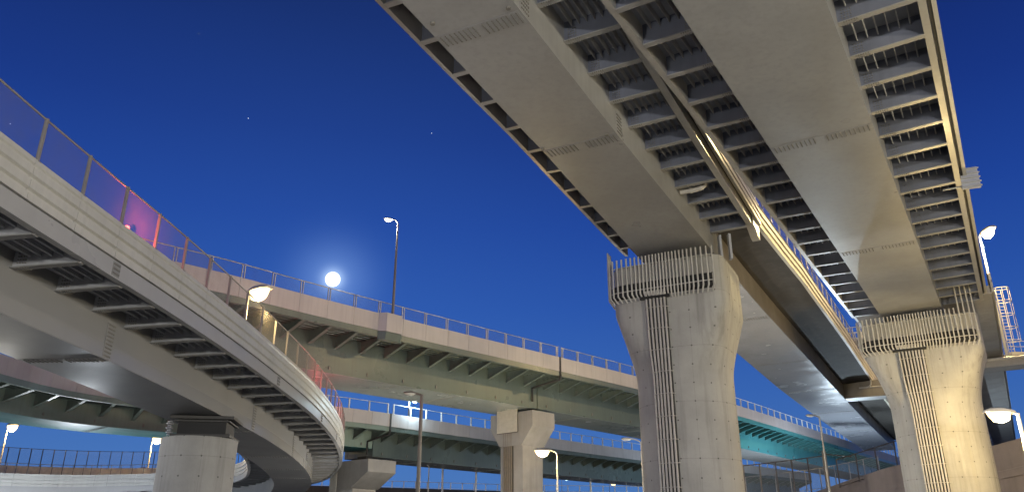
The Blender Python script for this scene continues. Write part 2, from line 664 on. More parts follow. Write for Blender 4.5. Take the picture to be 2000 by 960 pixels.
def ribs(root, path, s0, s1, us, wtop, depth, mat, step=2.0, th=.035):
    for uf in us:
        f = uf if callable(uf) else (lambda s, q=uf: q)
        mb = MB()
        sweep(mb, path, s0, s1, lambda s: [(f(s) - th / 2, wtop + .03), (f(s) - th / 2, wtop - depth), (f(s) - th, wtop - depth - .03), (f(s), wtop - depth - .065), (f(s) + th, wtop - depth - .03), (f(s) + th / 2, wtop - depth), (f(s) + th / 2, wtop + .03)], step)
        mb.build('deck_rib', mat, root)


A1 = thing('viaduct_span', pathA.pt(20, 0, 0), 'beige steel box girder span from the top edge onto the nearer flared pier', 'viaduct')
girder_common(A1, pathA, 0, sA1, wa, SLB + .02, m_soffit)
mb = MB()
sweep(mb, pathA, 0, sA1, lambda s: [(2.2, SLB), (2.2, SLB + .2), (-wa(s) - 1.42, SLB + .2), (-wa(s) - 1.42, SLB)], 2)
mb.build('deck_plate', m_under, A1)
edge_beam(A1, pathA, 0, sA1, lambda s: 1.92, 1, FB, SLB + .1, .28, m_fascia)
edge_beam(A1, pathA, 0, sA1, lambda s: -wa(s) - 1.30, -1, FB, SLB + .1, .16, m_fascia)
# closing end piece of the right edge beam over the joint
mb = MB()
sweep(mb, pathA, sA1 - 1.6, sA1 + .05, lambda s: [(1.86, FB - .02 - .35 * max(0, min(1, (s - sA1 + 1.2) / .8))), (2.26, FB - .02 - .35 * max(0, min(1, (s - sA1 + 1.2) / .8))), (2.26, SLB + .12), (1.86, SLB + .12)], .3)
mb.build('edge_beam_end', m_fascia, A1)
ribs(A1, pathA, 0, sA1 - .3, [.28 + i * .27 for i in range(6)], SLB, .2, m_rib, 2.0, .02)
ribs(A1, pathA, 0, sA1 - .3, [(lambda s, k=k: -wa(s) - .35 - k * .4) for k in range(3)], SLB, .2, m_rib, 2.0, .02)
meR = bracket_mesh('bracket', 0.004, 1.93, FB - .02, FB, SLB + .01, SLB + .01, [m_plate_shade, m_flange, m_bolt], .22)
meL = bracket_mesh('bracket', -0.004, -1.31, FB - .02, FB, SLB + .01, SLB + .01, [m_plate_shade, m_flange, m_bolt], .22)
s = .7
while s < sA1 - .2:
    put(meR, 'bracket', A1, pathA, s)
    put(meL, 'bracket', A1, pathA, s, -wa(s))
    s += 2.1
mb = MB(); ribbed_parapet(mb, pathA, 0, sA1, 2.40, FT + .02, 1.22, 1, 2.1, 2.1); mb.build('parapet', [m_alu, m_dark], A1)
mb = MB(); ribbed_parapet(mb, pathA, 0, sA1, 0, FT + .3, 1.0, -1, 2.1, 2.1)
# left parapet follows the widening box
mbl = MB()
sweep(mbl, pathA, 0, sA1, lambda s: [(-wa(s) - 1.50, FT + .02), (-wa(s) - 1.50, FT + 1.2), (-wa(s) - 1.32, FT + 1.2), (-wa(s) - 1.32, FT + .02)], 2)
mbl.build('parapet', [m_alu], A1)
fence(A1, pathA, 6, sA1 - .2, 2.26, FT + 1.24, 1.1, 2.1, m_galv, m_wire, .07, step=2.1)
for ss in (pathA.s_near(*at_z(1120, 55, SOF).xy), pathA.s_near(*at_z(1140, 283, SOF).xy)):
    pass
for px, py in ((945, 62), (1136, 288)):
    q = at_z(px, py, SOF)
    sv = pathA.s_near(q.x, q.y)
    splice(A1, pathA, sv, -wa(sv) + .08, -.08, 0, m_soffit)
    splice(A1, pathA, sv, 0, 0, 0, m_soffit, web=(0, 1, .06, FB - .08))
for path, root, spots in ((pathA, A1, ((845, 45), (993, 15), (1060, 290), (1185, 262))),):
    for px, py in spots:
        q = at_z(px, py, SOF)
        mb = MB(); mb.tube([(q.x, q.y, SOF + .02), (q.x, q.y, SOF - .06)], .07, 10)
        mb.build('drain_hole', m_bolt, root)
# drain pipe under the right wing
mb = MB()
q0 = pathA.s_near(*at_z(1345, 370, SOF + 1).xy)
mb.tube([pathA.pt(q0, .1, .95), pathA.pt(q0, .7, .93), pathA.pt(q0, 1.05, .95), pathA.pt(q0 + .12, 1.2, 1.1), pathA.pt(q0 + .15, 1.22, 1.4), pathA.pt(q0 + .15, 1.22, SLB)], .11, 12)
mb.tube([pathA.pt(q0, .55, .93), pathA.pt(q0, .62, .93)], .135, 12)
mb.build('drain_pipe', m_pipe, A1)
mb = MB()
for k in range(2):
    mb.box(pathA.pt(sA1 - 1.0, .35 + k * .5, .2), .12, .3, 1.4, 0)
mb.build('bearing_post', m_under, A1)

A2 = thing('viaduct_span', pathA.pt(70, 0, 0), 'high span with silver soffit and dark wings running between the two flared piers', 'viaduct')
sA2 = sA1 + .12
eA = pathA.len - .5
girder_common(A2, pathA, sA2, eA, wa, SLB + .02, m_silver)
mb = MB()
wr = lambda s: interp(s, [(46, 2.08), (58, 2.6), (80, 2.85), (150, 3.0)])
sweep(mb, pathA, sA2, eA, lambda s: [(.35, SLB - .22), (.9, SLB - .02), (wr(s), SLB), (wr(s), SLB + .22), (-wa(s) - 1.4, SLB + .22), (-wa(s) - 1.4, SLB), (-wa(s) - .8, SLB - .02), (-wa(s) - .3, SLB - .22)], 2)
mb.build('deck_slab', m_slab, A2)
mb = MB()      # brown web cladding of the right side
sweep(mb, pathA, sA2, eA, lambda s: [(.012, .05), (.012, SLB - .2), (.002, SLB - .2), (.002, .05)], 2)
mb.build('web_plate', m_brown, A2)
mb = MB()
prof = [(.10, -.02), (.10, .17), (.02, .21), (.02, .29), (.10, .33), (.10, .52), (.02, .56), (.02, .64), (.10, .68), (.10, .88), (.02, .91), (.02, .95), (.10, 1.0), (-.1, 1.0), (-.1, -.02)]
sweep(mb, pathA, sA2, eA, lambda s: [(wr(s) + a, SLB - .04 + b * 1.35) for a, b in prof], 2)
mb.build('parapet', [m_alu_lit, m_dark], A2)


class Shift:
    """a path offset sideways by a varying distance"""
    def __init__(self, path, fn): self.path, self.fn, self.len = path, fn, path.len
    def at(self, s):
        p, t, n = self.path.at(s)
        return p + n * self.fn(s), t, n
    def pt(self, s, u, wv):
        return self.path.pt(s, u + self.fn(s), wv)


fence(A2, Shift(pathA, wr), sA2 + .2, eA - 40, 0, SLB + 1.3, 1.15, 2.1, m_galv, m_wire, .075, step=2.1)
for px, py in ((1480, 620), (1530, 708), (1590, 762), (1650, 803), (1700, 838)):
    q = at_z(px, py, SOF); sv = pathA.s_near(q.x, q.y)
    splice(A2, pathA, sv, -wa(sv) + .1, -.1, 0, m_silver, .8)
mb = MB()
sc_ = pathA.s_near(*at_z(1650, 775, SOF).xy) + 1
sweep(mb, pathA, sc_, sc_ + 2.2, [(.03, .02), (6.2, .02), (6.2, 1.85), (wr(sc_) + .3, SLB - .06), (.03, SLB - .24)], 2.2)
mb.build('crossbeam', m_brown, A2)
mb = MB()
mb.tube([pathA.pt(sc_ - .3, 1.6, .95), pathA.pt(sc_ - .3, 5.6, .95)], .09, 8)
mb.tube([pathA.pt(sc_ - .3, 2.2, .95), pathA.pt(sc_ - .35, 2.6, 1.0), pathA.pt(sc_ - .4, 2.8, 1.2), pathA.pt(sc_ - .4, 2.85, 1.7)], .09, 8)
mb.build('drain_pipe', m_pipe, A2)

# B: straight viaduct, u measured from its path (left/right of camera line), azimuth 32
pathB = Path([world_ut(-2.02, t, 32, SOF) for t in (0, 40, 80, 120, 170)])
wb = lambda s: 3.70
sB1 = 58.2
FBb = .62; SLb = 1.42; FTb = 1.06
B1 = thing('viaduct_span', pathB.pt(25, 0, 0), 'widest beige box girder span, across the top right onto the farther flared pier', 'viaduct')
girder_common(B1, pathB, 0, sB1, wb, SLb + .02, m_soffit)
UR, UL = 2.21, -3.70 - 1.85
mb = MB(); sweep(mb, pathB, 0, sB1, [(UR + .2, SLb), (UR + .2, SLb + .2), (UL - .2, SLb + .2), (UL - .2, SLb)], 3); mb.build('deck_plate', m_under, B1)
edge_beam(B1, pathB, 0, sB1, lambda s: UR, 1, FBb, SLb + .1, .22, m_fascia)
edge_beam(B1, pathB, 0, sB1, lambda s: UL, -1, FBb, SLb + .1, .20, m_fascia)
ribs(B1, pathB, 0, sB1 - .3, [.3 + i * .32 for i in range(6)], SLb, .24, m_rib, 2.0, .024)
ribs(B1, pathB, 0, sB1 - .3, [-3.70 - .28 - i * .32 for i in range(5)], SLb, .22, m_rib, 2.0, .022)
meR = bracket_mesh('bracket', .004, UR + .01, FBb - .04, FBb, SLb + .01, SLb + .01, [m_plate_shade, m_flange, m_bolt], .22)
meL = bracket_mesh('bracket', -3.704, UL - .01, FBb - .04, FBb, SLb + .01, SLb + .01, [m_plate_shade, m_flange, m_bolt], .22)
s = 1.35
while s < sB1:
    put(meR, 'bracket', B1, pathB, s); put(meL, 'bracket', B1, pathB, s); s += 2.09
mb = MB(); ribbed_parapet(mb, pathB, 0, sB1, UR + .50, FTb + .02, 1.22, 1, 2.09, 4.2); mb.build('parapet', [m_alu, m_dark], B1)
mb = MB(); ribbed_parapet(mb, pathB, 0, sB1, UL - .36, FTb + .1, 1.15, -1, 2.09, 4.2); mb.build('parapet', [m_alu, m_dark], B1)
for px, py in ((1600, 270), (1715, 485)):
    q = at_z(px, py, SOF); sv = pathB.s_near(q.x, q.y)
    splice(B1, pathB, sv, -3.62, -.08, 0, m_soffit, .55)
B2 = thing('viaduct_span', pathB.pt(90, 0, 0), 'grey high span with flat underside behind the farther flared pier at the right', 'viaduct')
sB2 = sB1 + .15; eB = pathB.len - 2
girder_common(B2, pathB, sB2, eB, wb, SLb + .02, m_silver, 4)
mb = MB(); sweep(mb, pathB, sB2, eB, [(.3, SLb - .6), (UR + .75, SLb - .35), (UR + .75, SLb + .2), (UL - .2, SLb + .2), (UL - .2, SLb - .3), (-4, SLb - .6)], 4); mb.build('deck_slab', m_conc_s, B2)
mb = MB(); ribbed_parapet(mb, pathB, sB2, eB, UR + .92, FTb + .1, 1.3, 1, 4.2, 4.2); mb.build('parapet', [m_alu, m_dark], B2)
mb = MB(); ribbed_parapet(mb, pathB, sB2, eB, UL - .36, FTb + .1, 1.15, -1, 4.2, 4.2); mb.build('parapet', [m_alu, m_dark], B2)
sv = sB1 + 21
mb = MB(); sweep(mb, pathB, sv, sv + 2.4, [(.03, .03), (UR + 3.2, .03), (UR + 3.2, .9), (.3, SLb - .62), (.03, SLb - .62)], 2.4); mb.build('crossbeam', m_conc_s, B2)
mb = MB(); mb.tube([pathB.pt(sv - .4, .4, .6), pathB.pt(sv - .4, UR + 3, .6)], .13, 10); mb.tube([pathB.pt(sv - .4, 1.6, .6), pathB.pt(sv - .4, 1.66, .6)], .2, 10); mb.build('drain_pipe', m_pipe, B2)


# ------------------------------------------------------------------ flared piers
def super_pt(th, a, b, n):
    c_, s_ = math.cos(th), math.sin(th)
    r = (abs(c_ / a) ** n + abs(s_ / b) ** n) ** (-1.0 / n)
    return r * c_, r * s_


def uv_pier(o, segs, secs_z, per):
    me = o.data
    uvl = me.uv_layers.new(name='UVMap')
    for poly in me.polygons:
        for li in poly.loop_indices:
            vi = me.loops[li].vertex_index
            k, j = vi % segs, vi // segs
            # keep seams continuous around the wrap
            u = per * k / segs
            ks = [me.loops[x].vertex_index % segs for x in poly.loop_indices]
            if len(ks) == 4 and max(ks) - min(ks) > 2 and k == 0:
                u = per
            uvl.data[li].uv = (u, secs_z[min(j, len(secs_z) - 1)])


def flared_pier(name, cx, cy, ang, r, a_cap, b_cap, z1, z2, z3, label, screen_range, pipes_th, n_pipes, group=None, tall=None):
    """round shaft that flares into a wide rounded head; wide axis at angle ang"""
    P = thing(name, Vector((cx, cy, 0)), label, 'bridge pier', group)
    segs = 96
    zs = srange(0, z1, 2.0) + [z1 + (z2 - z1) * k / 12 for k in range(1, 13)] + [z2 + .03] + srange(z2 + .4, z3 - .06, .6) + [z3]
    ca, sa = math.cos(ang), math.sin(ang)

    def shape(z, th, off=0.0):
        if z <= z1: f = 0
        elif z >= z2: f = 1
        else:
            x = (z - z1) / (z2 - z1)
            f = x ** 1.75
        a = r + (a_cap - r) * f; b = r + (b_cap - r) * f
        n = 2 + 6 * min(1, f * 1.15)
        if z > z3 - .05: a -= .06; b -= .06
        x, y = super_pt(th, a + off, b + off, n)
        return Vector((cx + x * ca - y * sa, cy + x * sa + y * ca, z))
    mb = MB()
    mb.loft([[shape(z, 2 * math.pi * k / segs) for k in range(segs)] for z in zs])
    o = mb.build('shaft', m_conc, P, smooth=28)
    uv_pier(o, segs, zs, 2 * math.pi * r)
    # slatted screen round the bearing shelf
    th0, th1, zb, zt = screen_range
    nb = int(abs(th1 - th0) * r / .15)
    mb = MB()
    for i in range(nb + 1):
        th = th0 + (th1 - th0) * i / nb
        top = zt
        if tall and (th < th0 + tall[0] if tall[0] > 0 else th > th1 + tall[0]): top = zt + tall[1]
        p0 = shape(zb - .32, th, .06); p1 = shape(zb + .02, th, .25); p2 = shape(z3 - .3, th, .25); p2.z = top
        mb.tube([p0, p1, p2], .046, 6)
    for zz in (zb + .25, zt - .45):
        pts = [shape(z3 - .3, th0 + (th1 - th0) * i / 40, .20) for i in range(41)]
        for p in pts: p.z = zz
        mb.tube(pts, .03, 6)
    mb.build('slatted_screen', m_screen, P)
    mb = MB()      # dark band painting the shaded recess behind the foot of the screen
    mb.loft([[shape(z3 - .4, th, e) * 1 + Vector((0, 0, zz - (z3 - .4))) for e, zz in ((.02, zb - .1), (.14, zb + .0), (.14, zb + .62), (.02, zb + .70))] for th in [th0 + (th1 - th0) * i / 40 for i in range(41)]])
    mb.build('recess_shade', m_dark, P)
    # cable conduits down the face
    for i in range(n_pipes):
        th = pipes_th + (i - (n_pipes - 1) / 2) * .165 / r
        mb = MB()
        pts = [shape(z, th, .20) for z in [zb + .1, zb - .6] + [z2 - (z2 - z1) * k / 6 for k in range(1, 7)]]
        pts = sorted({round(p.z, 3): p for p in pts if p.z <= zb + .15}.values(), key=lambda p: -p.z)
        pts.append(shape(0.0, th, .20))
        mb.tube(pts, .056, 8)
        mb.build('conduit', m_pipe, P)
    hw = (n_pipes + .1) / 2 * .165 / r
    mb = MB()      # dark backing that paints the shade between the conduits
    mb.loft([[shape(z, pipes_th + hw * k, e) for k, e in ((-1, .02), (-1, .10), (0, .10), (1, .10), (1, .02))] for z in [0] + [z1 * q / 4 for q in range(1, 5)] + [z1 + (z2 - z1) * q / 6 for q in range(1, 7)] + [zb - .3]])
    mb.build('conduit_shade_backing', m_dk_grey, P)
    z = zb - .8
    while z > .5:
        mb = MB()
        mb.tube([shape(z, pipes_th + (k / 4 - 1) * hw * 1.12, .27 if abs(k - 4) < 4 else .05) for k in range(9)], .02, 5)
        mb.build('conduit_clip', m_pipe, P)
        z -= 1.1
    mb = MB()
    pts = [shape(zb - .25, pipes_th + (k / 4 - 1) * (n_pipes + 2) / 2 * .165 / r, .2) for k in range(9)]
    mb.tube(pts, .09, 6)
    mb.build('conduit_collar', m_dark, P)
    # bearing plinths on the head
    for sx in (-1.2, 1.2):
        mb = MB()
        q = Vector((cx + sx * ca, cy + sx * sa, 0))
        mb.box((q.x, q.y, z3 + .08), 1.3, 1.3, .2, ang)
        mb.box((q.x, q.y, z3 + .28), 1.0, 1.0, .2, ang, 1)
        mb.box((q.x, q.y, z3 + .47), 1.2, 1.2, .2, ang)
        mb.build('bearing', [m_under, m_dark], P)
    return P


PA = pathA.pt(sA1 + .05, -1.85, 0) + Vector((-.55, 0, 0))
angA = -R(27.5)
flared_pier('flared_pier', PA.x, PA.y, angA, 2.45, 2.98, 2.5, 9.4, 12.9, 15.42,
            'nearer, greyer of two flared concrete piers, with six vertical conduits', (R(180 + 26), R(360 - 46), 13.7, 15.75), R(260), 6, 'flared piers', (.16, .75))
PB = pathB.pt(sB1 + .1, -1.85, 0) + Vector((.3, 0, 0))
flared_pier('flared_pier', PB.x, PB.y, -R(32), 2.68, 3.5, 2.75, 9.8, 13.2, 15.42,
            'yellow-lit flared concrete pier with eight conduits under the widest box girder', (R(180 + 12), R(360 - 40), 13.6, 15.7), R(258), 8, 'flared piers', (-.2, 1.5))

# ------------------------------------------------------------------ curved ramp at the left
LPTS = [(-13.6, 2), (-13.1, 10), (-12.67, 17.6), (-12.3, 22), (-12.02, 25.1), (-11.7, 30.1), (-11.48, 37.1), (-11.52, 46.3), (-12.67, 58.7), (-15.5, 71.8), (-20.6, 83.6), (-28.5, 90.3), (-38, 91.5), (-47.5, 88), (-54, 79.5), (-57, 66), (-58, 52)]
_p = Path([Vector((x, y, 0)) for x, y in LPTS])
s17 = _p.s_near(-12.67, 17.6)
pathL = Path([Vector((x, y, 0)) for x, y in LPTS])
for i, p in enumerate(pathL.p):
    p.z = 9.4 - .03 * (pathL.s[i] - s17)       # lower edge of the right-hand fascia; u = 0 is the outer face
L = thing('curved_ramp', pathL.pt(40, 0, 0), 'grey curved ramp sweeping down across the left side with ribbed parapet and mesh fence', 'ramp')
SD = -1.5     # soffit below fascia bottom
eL = pathL.len - 1
mb = MB(); sweep(mb, pathL, 0, eL, [(-2.35, SD), (-2.35, .42), (-5.4, .42), (-5.4, SD)], .8); mb.build('box_girder', m_ramp, L, smooth=20)
mb = MB(); sweep(mb, pathL, 0, eL, [(-.1, .40), (-.1, .6), (-7.6, .6), (-7.6, .40)], .8); mb.build('deck_plate', m_ramp_dark, L, smooth=20)
mb = MB(); sweep(mb, pathL, 0, eL, [(-.24, 0), (0, 0), (0, .52), (-.24, .52)], .8); mb.build('edge_beam', m_ramp_edge, L, smooth=20)
mb = MB(); sweep(mb, pathL, 0, eL, [(-7.46, 0), (-7.7, 0), (-7.7, .52), (-7.46, .52)], .8); mb.build('edge_beam', m_ramp_edge, L, smooth=20)
mb = MB(); sweep(mb, pathL, 0, eL, [(-2.338, SD + .02), (-2.338, SD + .55), (-2.355, SD + .55), (-2.355, SD + .02)], .8); mb.build('web_band', m_ramp_band, L, smooth=20)
mb = MB(); ribbed_parapet(mb, pathL, 0, eL, .05, .56, 1.15, 1, 2.05, .68); mb.build('parapet', [m_alu, m_dark], L, smooth=20)
mb = MB(); ribbed_parapet(mb, pathL, 30, eL, -7.75, .56, 1.15, -1, 2.05, .68); mb.build('parapet', [m_alu, m_dark], L, smooth=20)
ribs(L, pathL, 0, 85, [-.5 - i * .34 for i in range(5)], .42, .17, m_ramp_dark, .8, .05)
meR = bracket_mesh('bracket', -2.346, -.23, -.12, -.02, .41, .41, [m_ramp_dark, m_ramp, m_bolt], .26)
meL = bracket_mesh('bracket', -5.404, -7.47, -.12, -.02, .41, .41, [m_ramp_dark, m_ramp, m_bolt], .26)
s = .9
while s < 112:
    put(meR, 'bracket', L, pathL, s)
    if 56 < s < 112: put(meL, 'bracket', L, pathL, s)
    s += 2.05
s0f = pathL.s_near(*at_z(57, 318, 11.1).xy)
sf = s0f - 2.03 * int(s0f / 2.03)
fence(L, pathL, sf, sf + 2.03 * 48, -.03, 1.71, 1.28, 2.03, m_post_grey, m_wire, .085, step=.7, low=False)
fence(L, pathL, 78, 150, -7.62, 1.71, .95, 1.6, m_post, None, .06, step=.8, low=False)
for sv in (24.7, 40, 50, 57, 63):
    splice(L, pathL, sv, 0, 0, 0, m_ramp, .5, web=(-2.338, 1, SD + .05, -.22))
    splice(L, pathL, sv, -5.3, -2.45, SD, m_ramp, .5)
    splice(L, pathL, sv - 4, 0, 0, 0, m_ramp, .4, web=(0, 1, .05, .48))

# round pier below the ramp
lx, ly = -15.05, 38.3
PL = thing('round_pier', Vector((lx, ly, 0)), 'plain round concrete pier under the curved ramp at lower left', 'bridge pier')
segs = 72
rL = 1.74
topL = 6.3
zs = srange(0, topL - .05, 1.2) + [topL]
mb = MB(); mb.loft([[Vector((lx + (rL - (.04 if z == topL else 0)) * math.cos(2 * math.pi * k / segs), ly + (rL - (.04 if z == topL else 0)) * math.sin(2 * math.pi * k / segs), z)) for k in range(segs)] for z in zs])
o = mb.build('shaft', m_conc, PL, smooth=28)
uv_pier(o, segs, zs, 2 * math.pi * rL)
zsf = pathL.at(pathL.s_near(-11.5, ly))[0].z + SD
mb = MB()
mb.box((lx + .25, ly, topL + .06), 2.7, 2.4, .13, R(8)); mb.box((lx + .25, ly, (topL + zsf) / 2), 2.2, 2.0, zsf - topL - .3, R(8), 1); mb.box((lx + .25, ly, zsf - .24), 2.5, 2.2, .07, R(8)); mb.box((lx + .25, ly, zsf - .08), 2.9, 2.4, .14, R(8))
mb.build('bearing', [m_dk_grey, m_dark], PL)
mb = MB()
for k in range(7):
    mb.tube([(lx - 1.05, ly - 1.2, topL + .06 + k * .1), (lx - 1.05, ly - 1.2, topL + .12 + k * .1)], .16 if k % 2 else .10, 12)
mb.build('damper_stack', m_ramp_dark, PL)


# ------------------------------------------------------------------ the two viaducts in the middle distance
def mid_span(path, s0, s1, label, paint, paint_dk, panel, soffit_m, phase, w_wing, w_box, dep, ph, double, post_m, bump=None, wire_m=None, group=None):
    root = thing('viaduct_span', path.pt((s0 + s1) / 2, 0, 0), label, 'viaduct', group)
    bt = -ph            # bottom of the parapet panel; path height is the parapet top
    fb = bt - .45
    fin = fb - .75
    mb = MB(); sweep(mb, path, s0, s1, [(-w_wing, -dep), (-w_wing, fb + .35), (-w_wing - w_box, fb + .35), (-w_wing - w_box, -dep)], 2.5); mb.build('box_girder', [paint], root, smooth=20)
    mb = MB(); sweep(mb, path, s0, s1, [(-w_wing - w_box + .1, -dep - .012), (-w_wing - .1, -dep - .012), (-w_wing - .1, -dep + .01), (-w_wing - w_box + .1, -dep + .01)], 2.5); mb.build('soffit_plate', [soffit_m], root, smooth=20)
    mb = MB(); sweep(mb, path, s0, s1, [(-.15, fb + .33), (-.15, fb + .5), (-2 * w_wing - w_box, fb + .5), (-2 * w_wing - w_box, fb + .33)], 2.5); mb.build('deck_plate', paint_dk, root, smooth=20)
    mb = MB(); sweep(mb, path, s0, s1, [(-.25, fb), (-.02, fb), (-.02, bt - .01), (-.25, bt - .01)], 2.5); mb.build('edge_beam', paint, root, smooth=20)
    mb = MB(); flat_parapet(mb, path, s0, s1, 0, bt, ph, 1, 2.2, 2.2); mb.build('parapet', [panel, m_dark], root, smooth=20)
    mb = MB(); sweep(mb, path, s0, s1, [(-2 * w_wing - w_box - .1, fb), (-2 * w_wing - w_box - .1, 0), (-2 * w_wing - w_box + .1, 0), (-2 * w_wing - w_box + .1, fb)], 2.5); mb.build('parapet', [panel], root, smooth=20)
    me = bracket_mesh('bracket', -w_wing - .004, -.24, fin, fb + .02, fb + .34, fb + .34, [paint_dk, paint, m_bolt], .26)
    s = s0 + phase
    while s < s1 - .1:
        put(me, 'bracket', root, path, s); s += 2.25
    ribs(root, path, s0, s1, [-.7 - i * .55 for i in range(int((w_wing - .6) / .55))], fb + .34, .2, paint_dk, 2.5)
    # lugs along the web
    s = s0 + 1.2
    lug = MB(); lug.box((0, 0, 0), .08, .12, .24)
    lo = lug.build('web_lug', m_bolt, None, Vector((0, 0, 0))); lme = lo.data; bpy.data.objects.remove(lo)
    while s < min(s1, s0 + 80):
        o = put(lme, 'web_lug', root, path, s, -w_wing + .04); o.location.z += -dep + .35; s += 3.4
    fence(root, path, s0 + .3, s1 - .3, -.06, 0, .95, 2.2, post_m, wire_m, .08 if double else .13, double=double, rail_r=.035, step=2.2, low=False)
    sv = s0 + 7
    while sv < s1 - 3:
        splice(root, path, sv, -w_wing - w_box + .15, -w_wing - .15, -dep - .012, soffit_m, .4, cols=16)
        sv += 12
    return root


MZ = 17.6
mpx = [(300, 500), (380, 517), (443, 534), (520, 553), (607, 577), (699, 600), (790, 623), (900, 650), (1000, 674), (1090, 696), (1167, 715), (1250, 736), (1435, 789), (1600, 842), (1740, 889)]
mp = [at_z(px, py, MZ) for px, py in mpx]
# smooth: fit by thinning
mctrl = [mp[0] + (mp[0] - mp[2]) * 1.2] + [mp[0], mp[2], mp[4], mp[6], mp[9], mp[11], mp[12], mp[13]] + [mp[13] + (mp[13] - mp[12]) * .8, mp[13] + (mp[13] - mp[12]) * 2.0]
pathM = Path(mctrl)
jM = pathM.s_near(*at_z(1091, 697, MZ).xy)
jM2 = pathM.s_near(*at_z(1345, 763, MZ).xy)
mid_span(pathM, 2, jM - .06, 'grey-green span with pink-grey panels and a tall lamp rising from its bulge', m_green, m_green_dk, m_panel, m_green_sof, .6, 2.9, 5.3, 4.35, 1.30, True, m_galv, wire_m=m_wire2)
mid_span(pathM, jM + .06, jM2 - .05, 'grey-green girder span between the square pier and the nearer flared pier, upper of two', m_green, m_green_dk, m_panel, m_green_sof, .9, 2.9, 5.3, 4.35, 1.30, True, m_galv, wire_m=m_wire2)
mid_span(pathM, jM2 + .05, pathM.len - 1, 'turquoise girder span with pale blue-lit panels seen between the two flared piers', m_teal, m_teal_dk, m_panel, m_conc_s, .9, 2.9, 5.3, 4.35, 1.30, False, m_white)
NZ = 13.6
npx = [(-160, 622), (-60, 662), (0, 690), (100, 718), (200, 741), (340, 764), (500, 782), (700, 798), (800, 812), (900, 828), (1000, 845), (1130, 862), (1253, 880), (1444, 905), (1540, 921)]
npt = [at_z(px, py, NZ) for px, py in npx]
pathN = Path([npt[0], npt[2], npt[4], npt[7], npt[9], npt[12], npt[13], npt[13] + (npt[13] - npt[12]) * 1.0])
jN = pathN.s_near(*at_z(763, 807, NZ).xy)
N1 = mid_span(pathN, 1, jN - .06, 'dark green lower span passing behind the curved ramp and ending at the cantilever pier', m_green_l, m_green_dk, m_panel, m_teal_sof, .5, 2.6, 4.6, 3.15, 1.25, False, m_white)
N2 = mid_span(pathN, jN + .06, pathN.len - 1, 'lower grey-green span running from the cantilever pier behind the square pier', m_green, m_green_dk, m_panel, m_green_sof, 1.0, 2.6, 4.6, 3.9, 1.25, False, m_white)


def expansion_joint(root, path, s, w_wing, ph):
    mb = MB()
    sweep(mb, path, s - .11, s + .11, [(.03, -ph - .5), (.03, .02), (-.3, .02), (-.3, -ph - .5)], .22)
    mb.tube([path.pt(s, .05, -ph - .3), path.pt(s, -.1, -ph - .75), path.pt(s - .6, -.9, -ph - 1.0), path.pt(s - .8, -w_wing + .15, -ph - 1.3), path.pt(s - .8, -w_wing + .15, -3.8)], .1, 8)
    mb.build('expansion_joint', m_dark, root)


expansion_joint(N2, pathN, jN, 2.6, 1.25)
M2 = [o for o in bpy.data.objects if o.get('label', '').startswith('grey-green girder span between')][0]
expansion_joint(M2, pathM, jM, 2.9, 1.30)
# lamp bulge on the upper span
M1 = [o for o in bpy.data.objects if o.get('label', '').startswith('grey-green span with pink')][0]
sb = pathM.s_near(*at_z(765, 618, MZ).xy)
mb = MB()
pr = lambda d, e: [(d, -1.35 - e), (d, .03), (-.05, .03), (-.05, -1.35 - e)]
mb.loft([[pathM.pt(sv, u, wv) for u, wv in pr(d, e)] for sv, d, e in ((sb - 1.25, .02, 0), (sb - .85, .5, .03), (sb + .55, .5, .03), (sb + .95, .02, 0))])
mb.build('lamp_bay', m_panel, M1)
mb = MB()
pr2 = lambda d, e: [(d * .7, -1.95 - e), (d, -1.38 - e), (-.05, -1.38 - e), (-.05, -1.95 - e)]
mb.loft([[pathM.pt(sv, u, wv) for u, wv in pr2(d, e)] for sv, d, e in ((sb - 1.25, .02, 0), (sb - .85, .52, .05), (sb + .55, .52, .05), (sb + .95, .02, 0))])
mb.build('lamp_bay_bracket', m_green, M1)


def square_pier(cx, cy, ang, a, z_top, cap_h, cl, cr, cw, label, mat, name='square_pier', flush_left=False):
    """square shaft, hammerhead cap; local x = across the deck"""
    P = thing(name, Vector((cx, cy, 0)), label, 'bridge pier')
    mb = MB()
    mb.box((cx, cy, (z_top - cap_h) / 2), a, a, z_top - cap_h, ang)
    mb.build('shaft', mat, P)
    mb = MB()
    ca, sa = math.cos(ang), math.sin(ang)
    W = lambda x, y, z: Vector((cx + x * ca - y * sa, cy + x * sa + y * ca, z))
    h2 = cap_h * .45
    pr = [(-a / 2, z_top - cap_h), (-cl, z_top - h2), (-cl, z_top), (cr, z_top), (cr, z_top - h2), (a / 2, z_top - cap_h)]
    mb.loft([[W(x, y, z) for x, z in pr] for y in (-cw / 2, cw / 2)])
    mb.build('cap', mat, P)
    return P, W


pm = at_z(1020, 900, EYE + 7.15)
pmx, pmy = .9, 74.2
angM = -R(43)
PM, WM = square_pier(pmx, pmy, angM, 2.75, 13.0, 3.0, 2.55, 2.75, 3.1, 'square concrete hammerhead pier under the joint of the upper green span', m_conc_g)
mb = MB()
for i in range(26):
    x = -1.5 + i * .1
    mb.tube([WM(x, -1.75, 11.2), WM(x, -1.75, 13.7 if i < 17 else 15.3)], .042, 5)
mb.box(WM(-.25, -1.68, 12.3), 2.6, .05, 2.3, angM, 1)
mb.build('slatted_screen', [m_screen, m_dk_grey], PM)
mb = MB(); mb.box(WM(-.4, -1.40, 5.6), 1.3, .05, 11.0, angM); mb.build('conduit_shade_backing', m_dk_grey, PM)  # dark backing again stands for shade between the pipes
for i in range(5):
    mb = MB(); x = -.85 + i * .23; mb.tube([WM(x, -1.5, 0), WM(x, -1.5, 11.2)], .07, 8); mb.build('conduit', m_pole_dk, PM)
